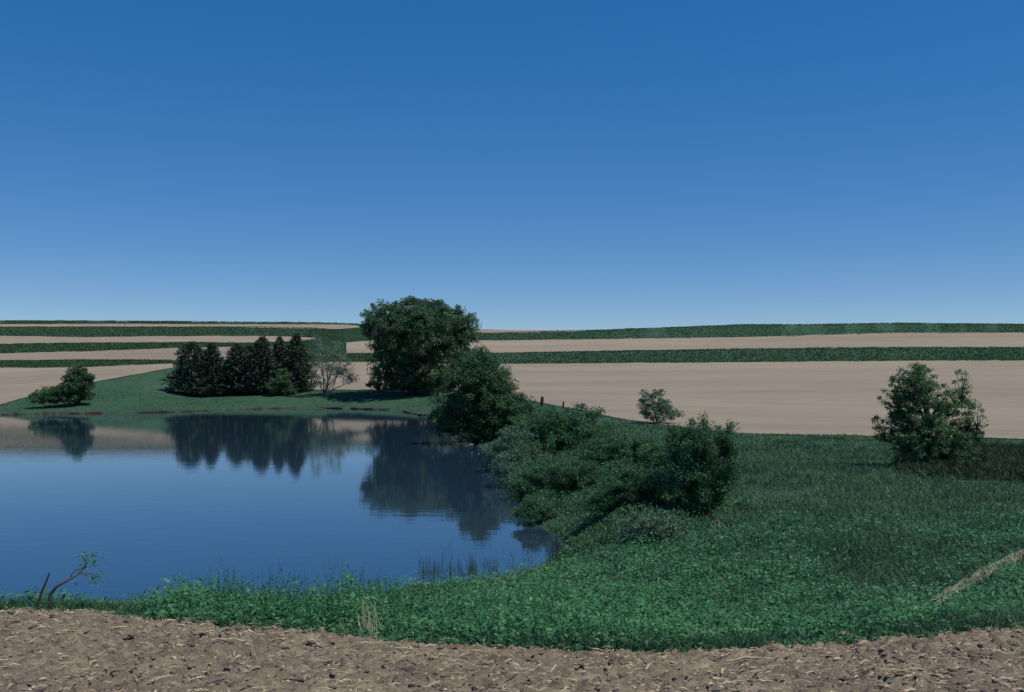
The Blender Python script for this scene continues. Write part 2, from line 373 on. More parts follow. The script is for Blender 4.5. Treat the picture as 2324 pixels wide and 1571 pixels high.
CROPS = [
    [(-900, 838, 824), (0, 836, 821), (200, 834.5, 819), (300, 830, 819.5), (392, 826, 820)],
    [(-900, 805, 784), (0, 803, 783), (200, 798, 779.6), (392, 791, 779), (560, 788, 780), (700, 790, 776)],
    [(-900, 763, 745), (0, 763, 743), (200, 766, 743), (366, 763.5, 743), (600, 763, 743), (700, 766, 745), (780, 775, 750)],
    [(-900, 736, 731), (0, 736.5, 729), (200, 735.5, 729), (500, 736.5, 731), (772, 737, 733), (900, 740, 735)],
    [(1000, 773, 758), (1100, 773.5, 757), (1300, 771, 752), (1674, 766, 738), (2018, 756, 734), (2320, 755, 736), (3100, 756, 738)],
    [(720, 822, 804), (830, 823, 804), (1100, 827, 803), (1400, 825, 798), (1674, 823, 793), (2018, 820, 790), (2320, 819, 790), (3100, 819, 790)]]
CROPS.append([(690, 812, 760), (722, 822, 736), (786, 822, 742), (800, 804, 746), (860, 804, 748)])
for ci, rows in enumerate(CROPS):
    us, xb, yb, xt, yt = strip_curves(rows, 10)
    mb = MB(); N = 42000
    k = rng.uniform(0, len(us) - 1.001, N); i = k.astype(int); fr = k - i
    tt = rng.uniform(0, 1, N); edge = rng.uniform(0, 1, N) < .25; tt = np.where(edge, rng.choice([0., 1.], N) + rng.normal(0, .012, N), tt)
    bx = xb[i] * (1 - fr) + xb[i + 1] * fr; by = yb[i] * (1 - fr) + yb[i + 1] * fr
    tx = xt[i] * (1 - fr) + xt[i + 1] * fr; ty = yt[i] * (1 - fr) + yt[i + 1] * fr
    x = bx * (1 - tt) + tx * tt; y = by * (1 - tt) + ty * tt; z = ztf(x, y)
    h = rng.uniform(.2, .5, N) * (1 if ci < 6 else .35) * (.75 + .5 * fbm(x * .08, y * .08, 9)); ww = rng.uniform(.2, .45, N)
    d = np.stack([rng.normal(0, .35, N), rng.normal(0, .35, N), np.ones(N)], -1); d = nrm(d)
    nn = nrm(np.stack([rng.normal(size=N), rng.normal(size=N), .8 * np.ones(N)], -1))
    mb.leaves(np.stack([x, y, z + h * .42], -1), d, nn, h, ww, np.clip(rng.normal(.45, .2, N) , 0, 1))
    tag(mb.build('crop_strip' if ci < 6 else 'grass_waterway', M_crop if ci < 6 else M_grass), kind='stuff')

# ------------------------------------------------------------------ near tilled soil
DA = np.array(DIRT); 
def dirt_edge(x, y):     # y of the edge for given x
    px = (DA[:, 0] - CU) / F * DA[:, 2]
    return np.interp(x, px, DA[:, 2]) + (fbm(x * 1.1, x * 0 + 2.2, 21) - .5) * .5 + (fbm(x * 6, x * 0 + 5.2, 22) - .5) * .22
nx, ny = 760, 300
gx = np.linspace(-9.5, 9.5, nx); ty = np.linspace(0, 1, ny)
GX, TY = np.meshgrid(gx, ty); E = dirt_edge(gx, None)[None] + 0 * TY
GY = 1.5 + (E - 1.5) * TY ** .72
def dirt_relief(x, y):
    big = fbm(x * 1.3, y * 1.6, 31, 3) * .04
    c = fbm(x * 11, y * 14, 33, 4); cl = np.maximum(c - .5, 0) * .17
    return big + cl + fbm(x * 26, y * 30, 37, 2) * .022
edge_f = np.clip((1 - TY) / .02, 0, 1)
GZ = ztf(GX, GY) + .035 + dirt_relief(GX, GY) * (.35 + .65 * edge_f)
GZ -= .05; GZ[-1] -= .10
idx = np.arange(GX.size).reshape(GX.shape)
fq = np.stack([idx[:-1, :-1], idx[:-1, 1:], idx[1:, 1:], idx[1:, :-1]], -1).reshape(-1, 4)
mb = MB(); mb.add(np.stack([GX, GY, GZ], -1).reshape(-1, 3), fq)
tag(mb.build('tilled_field', M_tilled, smooth=True), kind='structure')
def dirt_z(x, y): return ztf(x, y) - .015 + dirt_relief(x, y)
# clods
ICO = np.array([(0, 0, 1), (.9, 0, .4), (.28, .85, .4), (-.72, .53, .4), (-.72, -.53, .4), (.28, -.85, .4), (.72, .53, -.4), (-.28, .85, -.4), (-.9, 0, -.4), (-.28, -.85, -.4), (.72, -.53, -.4), (0, 0, -1)])
ICF = np.array([(0, 1, 2), (0, 2, 3), (0, 3, 4), (0, 4, 5), (0, 5, 1), (1, 6, 2), (2, 7, 3), (3, 8, 4), (4, 9, 5), (5, 10, 1), (2, 6, 7), (3, 7, 8), (4, 8, 9), (5, 9, 10), (1, 10, 6), (11, 7, 6), (11, 8, 7), (11, 9, 8), (11, 10, 9), (11, 6, 10)])
def lumps(mb, x, y, z, s, flat=.45, a=None, r=rng):
    N = len(x); V = ICO[None] * (1 + r.normal(0, .34, (N, 12, 1)))
    an = r.normal(0, .6, N); c, sn = np.cos(an)[:, None], np.sin(an)[:, None]
    st = r.uniform(.8, 2.4, (N, 1))
    vx = V[..., 0] * st; vy = V[..., 1]; V = np.stack([vx * c - vy * sn, vx * sn + vy * c, V[..., 2] * flat], -1) * s[:, None, None]
    V += np.stack([x, y, z], -1)[:, None]
    f = (ICF[None] + np.arange(N)[:, None, None] * 12).reshape(-1, 3)
    if a is None: a = r.uniform(0, 1, N)
    mb.add(V.reshape(-1, 3), f, np.repeat(a, 12))
def dirt_pts(N, beyond=0.0, y0=4.6):
    y = y0 + (9.6 - y0) * rng.uniform(0, 1, N) ** 1.0; x = rng.uniform(-.68, .68, N) * y
    k = y < dirt_edge(x, y) + beyond - .05; return x[k], y[k]
x, y = dirt_pts(11000); N = len(x); dens = fbm(x * 1.2, y * 1.5, 41) ; k = rng.uniform(0, 1, N) < np.clip((dens - .3) * 3, .15, 1); x, y = x[k], y[k]; N = len(x)
s = .004 + .017 * rng.uniform(0, 1, N) ** 3
mb = MB(); lumps(mb, x, y, dirt_z(x, y) + s * .15, s, a=np.clip(rng.normal(.4, .3, N), 0, 1)); tag(mb.build('soil_clods', M_clod), kind='stuff')
# corn residue
def straws(mb, x, y, z, L, W, tilt=.12, a=None):
    N = len(x); an = rng.normal(.1, .8, N); d = np.stack([np.cos(an), np.sin(an), rng.normal(0, tilt, N)], -1); d = nrm(d)
    s = np.stack([-np.sin(an), np.cos(an), np.zeros(N)], -1)
    c = np.stack([x, y, z], -1); bend = rng.normal(0, .08, N)[:, None] * L[:, None] * s + np.array([0, 0, 1]) * (np.abs(rng.normal(0, .06, N)) * L)[:, None]
    p = [c - d * L[:, None] / 2, c + bend, c + d * L[:, None] / 2]
    up = np.stack([0 * x, 0 * x, W * .7], -1)
    V = np.stack([p[0] - s * W[:, None] / 2, p[0] + s * W[:, None] / 2, p[1] - s * W[:, None] / 2 , p[1] + s * W[:, None] / 2 + up, p[2] - s * W[:, None] / 3, p[2] + s * W[:, None] / 3], 1)
    f = (np.array([(0, 1, 3, 2), (2, 3, 5, 4)])[None] + np.arange(N)[:, None, None] * 6).reshape(-1, 4)
    mb.add(V.reshape(-1, 3), f, np.repeat(rng.uniform(0, 1, N) if a is None else a, 6))
x, y = dirt_pts(10000, .15); N = len(x)
mb = MB(); straws(mb, x, y, dirt_z(x, y) + .012, .02 + .13 * rng.uniform(0, 1, N) ** 4, .003 + .009 * rng.uniform(0, 1, N) ** 2); tag(mb.build('corn_residue', M_straw), kind='stuff')

# ------------------------------------------------------------------ path and mud margin
def ribbon(name, pts, wid, m_, off=.05, seed=1, n=60):
    P = np.array(pts, float); tt = np.linspace(0, len(P) - 1, n); cx = np.interp(tt, range(len(P)), P[:, 0]); cy = np.interp(tt, range(len(P)), P[:, 1]); ww = np.interp(tt, range(len(P)), wid)
    dx = np.gradient(cx); dy = np.gradient(cy); L = np.hypot(dx, dy); nx_ = -dy / L; ny_ = dx / L
    s = np.linspace(-.5, .5, 7)[:, None]
    j = (fbm(tt * 3, tt * 0, seed) - .5) * .8
    X = cx + nx_ * ww * (s * (1 + j) + j * .3); Y = cy + ny_ * ww * (s * (1 + j) + j * .3); Z = ztf(X, Y) + off * (1 - (2 * s) ** 4) - .0
    idx = np.arange(X.size).reshape(X.shape); fq = np.stack([idx[:-1, :-1], idx[:-1, 1:], idx[1:, 1:], idx[1:, :-1]], -1).reshape(-1, 4)
    mb = MB(); mb.add(np.stack([X, Y, Z], -1).reshape(-1, 3), fq[:, ::-1]); o = mb.build(name, m_, smooth=True)
    tag(o, kind='structure'); return cx, cy
px, py = hit([2070, 2125, 2170, 2215, 2260, 2320, 2420], [1388, 1372, 1342, 1315, 1290, 1258, 1215])
PATH = np.array([px, py]).T
ribbon('dirt_path', PATH, np.array([.1, .22, .3, .26, .34, .3, .4]) , M_path, .05, 5)
mb_ = ribbon('mud_bank', [on_water(u, v) for u, v in [(900, 1352), (960, 1348), (1020, 1343), (1075, 1333), (1120, 1322), (1180, 1308), (1235, 1290), (1275, 1262), (1296, 1240)]], np.array([.1, .2, .3, .3, .4, .5, .3, .3, .2]), M_mud, .04, 8)

_fs = np.array([on_water(u, v) for u, v in SHORE_UV[18:29]]); _t = np.linspace(0, len(_fs) - 1, 420)
_X = np.interp(_t, range(len(_fs)), _fs[:, 0]); _Y = np.interp(_t, range(len(_fs)), _fs[:, 1])
mb = MB(); _r = .08 + .30 * fbm(_t * 9, _t * 0, 91) ** 1.5
mb.tube(np.stack([_X, _Y + .25 + .5 * (fbm(_t * 5, _t * 0 + 3, 92) - .5), .0 + .5 * (_r - .16)], -1), _r * .8, 6); tag(mb.build('mud_bank', M_bank, smooth=True), kind='structure')
# ------------------------------------------------------------------ zones for ground plants
FCX = [-900, 0, 70, 140, 200, 300, 392, 395, 500, 690, 700, 830, 960, 1120, 1190, 1230, 1320, 1400, 1500, 1674, 1850, 2018, 2200, 2320, 3100]
FCV = [924, 920, 900, 885, 871, 853, 835, 835, 850, 880, 886, 886, 896, 904, 907, 916, 932, 950, 965, 984, 989, 991, 994, 998, 1010]
_fx, _fy = hit(FCX, FCV)
def field_edge(x, y): return np.interp(u_of(x, y), FCX, _fy)
def path_d(x, y):
    d = np.full(np.shape(x), 1e9)
    for a, b in zip(PATH[:-1], PATH[1:]):
        e = b - a; tt = np.clip(((x - a[0]) * e[0] + (y - a[1]) * e[1]) / (e @ e), 0, 1)
        d = np.minimum(d, np.hypot(x - a[0] - tt * e[0], y - a[1] - tt * e[1]))
    return d
def land_pts(N, y0, y1, a0=-.62, a1=.62, shore=.1):
    y = np.exp(rng.uniform(math.log(y0), math.log(y1), N)); x = rng.uniform(a0, a1, N) * y
    k = (y > dirt_edge(x, y) + rng.normal(.0, .13, N)) & (y < field_edge(x, y)); x, y = x[k], y[k]
    k = pond_sd(x, y) > shore; x, y = x[k], y[k]
    k = path_d(x, y) > rng.uniform(-.08, .2, len(x)); return x[k], y[k]
def blades(mb, x, y, z, h, wd, lean=.35, a=None):
    N = len(x); d = np.stack([rng.normal(0, lean, N), rng.normal(0, lean, N), np.ones(N)], -1); d = nrm(d)
    an = rng.uniform(0, math.pi, N); s = np.stack([np.cos(an), np.sin(an), 0 * an], -1)
    b_ = np.stack([x, y, z], -1)
    mid = b_ + d * (h * .55)[:, None]; tip = b_ + d * h[:, None] + np.stack([d[:, 0], d[:, 1], -.2 + 0 * h], -1) * (h * .45)[:, None]
    V = np.stack([b_ - s * wd[:, None] / 2, b_ + s * wd[:, None] / 2, mid + s * wd[:, None] * .38, mid - s * wd[:, None] * .38, tip], 1)
    f1 = (np.array([(0, 1, 2, 3)])[None] + np.arange(N)[:, None, None] * 5).reshape(-1, 4); 
    n0 = mb.n; mb.add(V.reshape(-1, 3), f1, np.repeat(a if a is not None else np.clip(rng.normal(.5, .22, N), 0, 1), 5))
    f2 = (np.array([(3, 2, 4)])[None] + np.arange(N)[:, None, None] * 5).reshape(-1, 3) + n0
    mb.f.append(f2)
# pasture grass, near to far
mb = MB()
x, y = land_pts(260000, 8.3, 60); z = ztf(x, y); N = len(x)
hh = (.05 + .11 * fbm(x * .7, y * .7, 51) ** 1.3 * 1.6) * rng.uniform(.6, 1.3, N)
blades(mb, x, y, z, hh * (1 + y * .004), .004 + .0010 * y, lean=.5, a=np.clip(rng.normal(.48, .2, N) + (fbm(x * .35, y * .25, 55) - .5) * .9, 0, 1))
tag(mb.build('pasture_grass', M_grass), kind='stuff')
mb = MB()
x, y = land_pts(90000, 60, 190, -.62, .62, .3); z = ztf(x, y); N = len(x)
blades(mb, x, y, z, rng.uniform(.07, .2, N), .04 + .0007 * y, lean=.9, a=np.clip(rng.normal(.5, .12, N) + (fbm(x * .1, y * .06, 56) - .5) * .8, 0, 1))
tag(mb.build('far_bank_grass', M_grass), kind='stuff')
mb = MB(); N = 60000; u = rng.uniform(2030, 2900, N); y = rng.uniform(29, 52, N); x = (u - CU) / F * y  # low brush in the dip; its dark tone includes the right tree's shade
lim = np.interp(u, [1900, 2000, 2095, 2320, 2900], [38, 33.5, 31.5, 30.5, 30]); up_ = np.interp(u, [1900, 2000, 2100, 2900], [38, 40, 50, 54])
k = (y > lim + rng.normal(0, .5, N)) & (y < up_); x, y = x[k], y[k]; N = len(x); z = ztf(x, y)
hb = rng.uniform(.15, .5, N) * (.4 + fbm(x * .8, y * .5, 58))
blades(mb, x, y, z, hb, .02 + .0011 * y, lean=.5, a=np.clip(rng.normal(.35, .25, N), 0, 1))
tag(mb.build('brown_shaded_brush', M_shaded_brush), kind='stuff')
# broad-leaved weeds on the near bank
def weed_h(x, y):
    u = u_of(x, y)
    env = np.interp(u, [-400, 0, 60, 110, 170, 215, 290, 350, 420, 560, 700, 860, 1000, 1300, 2400], [.11, .13, .15, .25, .20, .12, .13, .22, .30, .27, .33, .30, .27, .28, .22])
    near = np.clip((y - dirt_edge(x, y)) / .5, .35, 1)
    e2 = np.where(y > 10.5, np.maximum(env, .18), env)
    return e2 * near * (.1 + 1.9 * fbm(x * 1.9, y * 1.7, 61) ** 1.3)
def leafcloud(N0, y0, y1, a0, a1, L0, mask):
    x, y = land_pts(N0, y0, y1, a0, a1, .05)
    k = rng.uniform(0, 1, len(x)) < mask(x, y); x, y = x[k], y[k]; N = len(x)
    cl = np.round(x / .13) * .13 + _hash(np.round(x / .13), np.round(y / .13), 3) * .1, np.round(y / .13) * .13 + _hash(np.round(x / .13), np.round(y / .13), 4) * .1
    w_ = rng.uniform(0, .55, N); x = x * (1 - w_) + cl[0] * w_; y = y * (1 - w_) + cl[1] * w_
    ph = .55 + .75 * _hash(np.round(x / .13), np.round(y / .13), 9)
    q = rng.uniform(0, 1, N) ** .7; z = ztf(x, y) + q * weed_h(x, y) * ph
    an = rng.uniform(0, 2 * math.pi, N); el = rng.normal(.25, .4, N)
    d = np.stack([np.cos(an) * np.cos(el), np.sin(an) * np.cos(el), np.sin(el)], -1)
    nn = nrm(np.stack([rng.normal(0, .45, N), rng.normal(0, .45, N), np.ones(N)], -1))
    L = L0 * rng.uniform(.5, 1.6, N) * (.75 + y * .03)
    mb.leaves(np.stack([x, y, z], -1), d, nn, L, L * rng.uniform(.32, .55, N), np.clip(rng.normal(.42, .24, N) + .25 * (q - .5) + (fbm(x * 2.2, y * 1.6, 73) - .5) * .7, 0, 1), fold=.22)
mb = MB()
leafcloud(300000, 8.3, 21, -.56, .6, .043, lambda x, y: np.clip(np.interp(u_of(x, y), [-300, 1400, 1900, 2400], [1, 1, .45, .3]) * np.interp(y, [8, 14, 21], [1, .85, .4]) * np.clip((fbm(x * .8, y * .6, 71) - .28) * 3.4, .12, 1), 0, 1))
tag(mb.build('bank_weeds', M_weed), kind='stuff')
mb = MB(); N = 90000; y = np.exp(rng.uniform(math.log(22), math.log(62), N)); u = rng.uniform(1080, 1690, N); x = (u - CU) / F * y
mk = np.interp(y, [22, 26, 31, 40, 62], [1640, 1660, 1600, 1500, 1330]); k = (u < mk) & (pond_sd(x, y) > .05) & (rng.uniform(0, 1, N) < np.clip((fbm(x * .9, y * .5, 63) - .38) * 5, .05, 1)); x, y = x[k], y[k]; N = len(x)
q = rng.uniform(0, 1, N) ** .8; hh = (.12 + .55 * fbm(x * 1.1, y * .8, 64) ** 1.6) * np.clip(pond_sd(x, y) + .5, .4, 1)
d = nrm(unit(N) + np.array([0, 0, .5])); L_ = .05 + .0016 * y
mb.leaves(np.stack([x, y, ztf(x, y) + q * hh], -1), d, nrm(unit(N) + np.array([0, 0, .8])), L_ * rng.uniform(.6, 1.4, N), L_ * .42, np.clip(rng.normal(.42, .2, N) + (fbm(x * .8, y * .6, 65) - .5) * .6, 0, 1))
tag(mb.build('thicket_undergrowth', M_shrub), kind='stuff')
mb = MB(); x, y = land_pts(700, 9, 30, -.1, .6, .2); N = len(x); k = rng.uniform(0, 1, N) < np.clip((fbm(x * .5, y * .4, 66) - .35) * 4, 0, 1); x, y = x[k], y[k]; N = len(x)
blades(mb, x, y, ztf(x, y), rng.uniform(.12, .3, N), .002 + .0005 * y, lean=.5, a=rng.uniform(0, .9, N))
tag(mb.build('dry_stems', M_straw), kind='stuff')
# upright stems showing against the water
mb = MB()
N = 520; u = np.concatenate([rng.uniform(400, 930, N // 2), rng.uniform(300, 1330, N // 2)]); y = rng.uniform(9.2, 11.5, N); x = (u - CU) / F * y
k = (y > dirt_edge(x, y) + .2); x, y = x[k], y[k]; z = ztf(x, y); N = len(x)
cl = fbm(x * 3., y * 3., 77); hs_ = weed_h(x, y) * rng.uniform(1.0, 1.6, N) + .20 * np.clip(cl - .45, 0, 1) * 2
hs_ *= np.clip((u_of(x, y) - 300) / 200, .3, 1)
for i in range(N):
    lx, ly = rng.normal(0, .12, 2) * hs_[i]
    P = np.array([(x[i] + lx * q ** 2, y[i] + ly * q ** 2, z[i] + hs_[i] * q) for q in (0, .4, .75, 1)])
    mb.tube(P, np.array([.0035, .003, .002, .001]), 3, rng.uniform(.2, .8))
    nl = 9; q = rng.uniform(.25, 1, nl); c = np.stack([np.interp(q, (0, .4, .75, 1), P[:, j]) for j in range(3)], -1); d = unit(nl); d[:, 2] = np.abs(d[:, 2]) * .8; d = nrm(d)
    mb.leaves(c + d * .018, d, unit(nl), .038 * rng.uniform(.6, 1.3, nl), .012, np.clip(rng.normal(.45, .2, nl), 0, 1))
tag(mb.build('tall_weed_stems', M_weed), kind='stuff')

# ------------------------------------------------------------------ trees and shrubs
def bez(a, b, c, n):
    q = np.linspace(0, 1, n)[:, None]; return a * (1 - q) ** 2 + 2 * b * q * (1 - q) + c * q * q
def woody(kind, label, cat, base, lobes, trunk_r=.1, trunk_h=None, nl=7, ncl=160, cr=.4, nlf=80, ls=.1, lm=None, bm=None, seed=1, surf=.42, group=None, multi=False, upright=.4, asp=.5, part='crown', twig=.5, lean=0, flat=.75, zmin=.05, up=.5):
    r = np.random.default_rng(seed); base = np.array(base, float)
    root = thing(kind, label, cat, base, group)
    lb = np.array(lobes, float); wt = lb[:, 3] * lb[:, 4] * lb[:, 5]; wt = wt ** .8 / (wt ** .8).sum()
    li = r.choice(len(lb), ncl * 2, p=wt); d = unit(ncl * 2, r); rr = r.uniform(0, 1, ncl * 2) ** surf
    C = lb[li, :3] + d * rr[:, None] * lb[li, 3:6]; C = C[C[:, 2] > zmin][:ncl]; C = C + base
    top = C[:, 2].max() - base[2]
    th = trunk_h or top * .5
    axis = lambda q: base + np.array([lean * q * q, 0, q * th])
    if not multi:
        mb = MB(); q = np.linspace(-.04, 1, 7); pts = np.array([axis(k) for k in q]); pts[1:-1] += r.normal(0, trunk_r * .35, (5, 3)) * [1, 1, 0]
        mb.tube(pts, trunk_r * (1.25 - .85 * np.clip(q, 0, 1)) , 8, r.uniform(.3, .6)); mb.build('trunk', bm, root, smooth=True)
    # limbs reach for well-spread clumps
    sel = [int(np.argmax(C[:, 2]))]
    dm = np.linalg.norm(C - C[sel[0]], axis=1)
    while len(sel) < nl:
        k = int(np.argmax(dm)); sel.append(k); dm = np.minimum(dm, np.linalg.norm(C - C[k], axis=1))
    limbs = []; 
    for k in sel:
        T = C[k]; hrel = (T[2] - base[2]) / max(top, .1)
        if multi: A = base + np.array([r.normal(0, trunk_r * 1.5), r.normal(0, trunk_r * 1.5), -.05])
        else: A = axis(np.clip(hrel * .75 - .1 + r.uniform(-.08, .08), .12, .97))
        T2 = A + (T - A) * .92
        Bm = A + (T2 - A) * np.array([.35, .35, .35 + upright * .4]) + r.normal(0, .05, 3) * np.linalg.norm(T - A)
        limbs.append(bez(A, Bm, T2, 9))
    r0 = trunk_r * (.5 if not multi else .55)
    mbs = []
    for Lp in limbs:
        mb = MB(); mb.tube(Lp, np.linspace(r0, r0 * .18, 9), 6, r.uniform(.2, .8)); mbs.append(mb)
    AP = np.array(limbs)                      # nl,9,3
    for c in C:
        dd = np.linalg.norm(AP[:, 2:] - c, axis=2) + np.where(AP[:, 2:, 2] > c[2], .5, 0) * .4
        li_, pi_ = np.unravel_index(np.argmin(dd), dd.shape); A = AP[li_, pi_ + 2]
        L = np.linalg.norm(c - A)
        if L < .02: continue
        mbs[li_].tube(bez(A, A + (c - A) * np.array([.5, .5, .35]) + r.normal(0, .06, 3) * L, c, 5), np.linspace(r0 * .3, r0 * .08, 5) * twig * 1.6, 4, r.uniform(.2, .8))
    for mb in mbs: mb.build('limb' if not multi else 'stem', bm, root, smooth=True)
    n = len(C); cs = cr * r.uniform(.55, 1.3, n); cv = r.normal(0, .10, n)
    k = np.repeat(np.arange(n), nlf); N = len(k)
    dr = unit(N, r) * (r.uniform(0, 1, N) ** .5)[:, None] * cs[k][:, None] * np.array([1, 1, flat])
    pos = C[k] + dr; pos[:, 2] = np.maximum(pos[:, 2], base[2] + .02)
    d = nrm(unit(N, r) + dr / cs[k][:, None] * .8); nn = nrm(unit(N, r) * .9 + np.array([0, 0, up]))
    L = ls * r.uniform(.55, 1.4, N)
    mb = MB(); mb.leaves(pos, d, nn, L, L * asp * r.uniform(.7, 1.2, N), np.clip(.42 + cv[k] + r.normal(0, .16, N), 0, 1), fold=.2)
    mb.build(part, lm, root)
    return root
def gp(u, Y):       # ground point under picture column u at depth Y
    x = (u - CU) / F * Y; return np.array([x, Y, gz(x, Y)])
def px(n, Y): return n / F * Y

# big tree beyond the pond
Y = 138; b = gp(940, Y)
def vz(v, Y): return CAMZ + (HOR - v) / F * Y      # height of picture row v at depth Y
def lob(u, v, ru, rv, b, Y, ry=None): return ((u - CU) / F * Y - b[0], 0, vz(v, Y) - b[2], px(ru, Y), px(ry or ru, Y), px(rv, Y))
L = [lob(875, 868, 42, 20, b, Y), lob(930, 868, 50, 20, b, Y), lob(985, 870, 45, 24, b, Y), lob(945, 745, 108, 66, b, Y), lob(880, 730, 58, 46, b, Y), lob(1010, 755, 68, 62, b, Y), lob(900, 800, 62, 62, b, Y), lob(890, 842, 48, 40, b, Y), lob(975, 815, 90, 75, b, Y), lob(950, 710, 70, 34, b, Y, 60), lob(1045, 760, 38, 45, b, Y)]
L = [(a * 1.06, b_, c, d * 1.07, e, f) for a, b_, c, d, e, f in L]
woody('cottonwood_tree', 'huge dark domed tree on the far bank, the tallest in view', 'tree', b, L, trunk_r=.6, trunk_h=6.5, nl=12, ncl=1300, cr=.72, nlf=72, ls=.30, lm=M_bigleaf, bm=M_bark, seed=11, surf=.36, flat=.9)
# round bright bush in front of it
Y = 62; b = gp(1085, Y)
L = [lob(1080, 880, 78, 62, b, Y), lob(1090, 838, 55, 48, b, Y), lob(1120, 925, 72, 50, b, Y), lob(1030, 920, 55, 45, b, Y), lob(1060, 960, 60, 32, b, Y), lob(1140, 955, 55, 34, b, Y), lob(1125, 870, 42, 50, b, Y), lob(1020, 955, 52, 30, b, Y), lob(1090, 985, 62, 24, b, Y), lob(1150, 975, 62, 34, b, Y), lob(1085, 815, 32, 26, b, Y), lob(1175, 930, 40, 36, b, Y)]
woody('willow_tree', 'rounded light green tree at the water in front of the huge domed tree', 'tree', b, L, trunk_r=.12, nl=12, ncl=640, cr=.45, nlf=95, ls=.15, lm=M_willow, bm=M_bark, seed=12, multi=True, surf=.4)
# pale half-bare tree
Y = 142; b = gp(738, Y)
L = [lob(735, 838, 34, 38, b, Y), lob(770, 840, 38, 30, b, Y), lob(725, 800, 22, 38, b, Y), lob(760, 800, 28, 26, b, Y), lob(795, 860, 16, 14, b, Y)]
woody('half_bare_tree', 'thin pale tree with fanned bare limbs between conifers and the huge domed tree', 'tree', b, L, trunk_r=.22, nl=13, ncl=150, cr=.6, nlf=46, ls=.19, lm=M_pale, bm=M_greybark, seed=13, multi=True, twig=.4)
# left far bushes
Y = 119; b = gp(175, Y)
L = [lob(175, 868, 30, 34, b, Y), lob(178, 845, 20, 22, b, Y), lob(192, 875, 24, 20, b, Y), lob(165, 885, 34, 18, b, Y), lob(175, 900, 38, 12, b, Y), lob(200, 858, 14, 10, b, Y)]
woody('small_bushy_tree', 'dark bushy little tree on the far shore at the left edge', 'tree', b, L, trunk_r=.14, nl=9, ncl=260, cr=.5, nlf=80, multi=True, ls=.24, lm=M_bigleaf, bm=M_bark, seed=14)
Y = 118; b = gp(108, Y)
L = [lob(90, 899, 26, 14, b, Y), lob(120, 893, 28, 18, b, Y), lob(142, 888, 20, 18, b, Y), lob(110, 906, 40, 9, b, Y)]
woody('low_bush', 'low dark bush leaning left beside the little far shore tree', 'bush', b, L, trunk_r=.07, nl=6, ncl=180, cr=.42, nlf=70, ls=.2, lm=M_bigleaf, bm=M_bark, seed=15, multi=True)
# thicket on the near right shore
def shrub(u, Y, lobes, label, seed, lm=M_shrub, ncl=260, nlf=90, cr=.2, ls=.07, kind='shoreline_shrub', nl=9, **k):
    b = gp(u, Y); return woody(kind, label, 'bush', b, [lob(q[0], q[1], q[2] * 1.28, q[3] * 1.28, b, Y) for q in lobes], trunk_r=.035, nl=nl, ncl=ncl, cr=cr, nlf=nlf, ls=ls, lm=lm, bm=M_bark, seed=seed, multi=True, group='shrubs crowding the right shore', **k)
shrub(1230, 46, [(1240, 985, 80, 45), (1290, 965, 60, 38), (1340, 975, 45, 38), (1190, 1010, 55, 35), (1300, 1010, 80, 36)], 'wide dull green shrub right of the rounded light green tree', 21, ncl=420, cr=.32, ls=.10)
shrub(1165, 44, [(1165, 1015, 50, 34), (1150, 1040, 40, 26), (1200, 1050, 45, 25)], 'grey leaved shrub overhanging the dark reflection in the pond', 22, lm=M_shrubg, ncl=200, nlf=60, cr=.25, ls=.08)
shrub(1190, 34, [(1200, 1110, 36, 35), (1240, 1100, 48, 34), (1215, 1150, 45, 28), (1270, 1140, 40, 34)], 'loose green shrub in the pond corner, lowest of the shrubs at the waterline', 23, ncl=260, nlf=75, cr=.22, ls=.075)
shrub(1400, 36, [(1390, 1030, 55, 36), (1430, 1035, 55, 35), (1350, 1050, 55, 34), (1470, 1030, 45, 30)], 'olive green shrub in the middle of the shore thicket', 24, ncl=380, cr=.24, ls=.08)
shrub(1300, 31, [(1290, 1090, 42, 32), (1330, 1085, 40, 30), (1345, 1110, 35, 25)], 'small bright green shrub in front of the olive green thicket shrub', 25, lm=M_willow, ncl=200, cr=.2, ls=.07)
shrub(1440, 25.5, [(1420, 1120, 60, 42), (1460, 1095, 45, 40), (1390, 1150, 50, 34), (1460, 1150, 50, 34)], 'green shrub casting a dark hollow in front of the tallest shore shrub', 26, ncl=330, cr=.17, ls=.058)
shrub(1585, 24.5, [(1600, 1035, 60, 50), (1530, 985, 14, 22), (1565, 975, 14, 20), (1605, 965, 13, 20), (1648, 975, 12, 26), (1660, 1010, 14, 20), (1645, 1040, 22, 34), (1560, 1000, 48, 30), (1625, 1000, 40, 32), (1570, 1090, 62, 55), (1620, 1080, 45, 55), (1590, 1140, 50, 34)], 'tallest dark shrub standing at the right end of the thicket', 27, flat=1.35, ncl=620, cr=.15, ls=.058, nlf=85, nl=14)
shrub(1480, 21.5, [(1475, 1190, 45, 28), (1510, 1200, 40, 26), (1450, 1210, 38, 20)], 'low pale leaved shrub at the foot of the tallest shore shrub', 28, lm=M_shrubg, ncl=150, nlf=45, cr=.14, ls=.06)
shrub(1500, 33, [(1500, 1045, 42, 30), (1530, 1075, 40, 30), (1480, 1080, 40, 30)], 'green shrub squeezed between the olive green one and the tallest shore shrub', 29, ncl=220, cr=.2, ls=.075)
shrub(1140, 38, [(1150, 1060, 36, 28), (1165, 1095, 34, 26)], 'thin twiggy shrub dipping into the pond under the grey leaved one', 30, lm=M_shrubg, ncl=90, nlf=45, cr=.2, ls=.07)
shrub(1255, 28.5, [(1215, 1165, 38, 26), (1245, 1190, 34, 26), (1275, 1212, 26, 18)], 'small dark shrub trailing into the pond corner near the stones', 32, ncl=170, nlf=65, cr=.17, ls=.06)
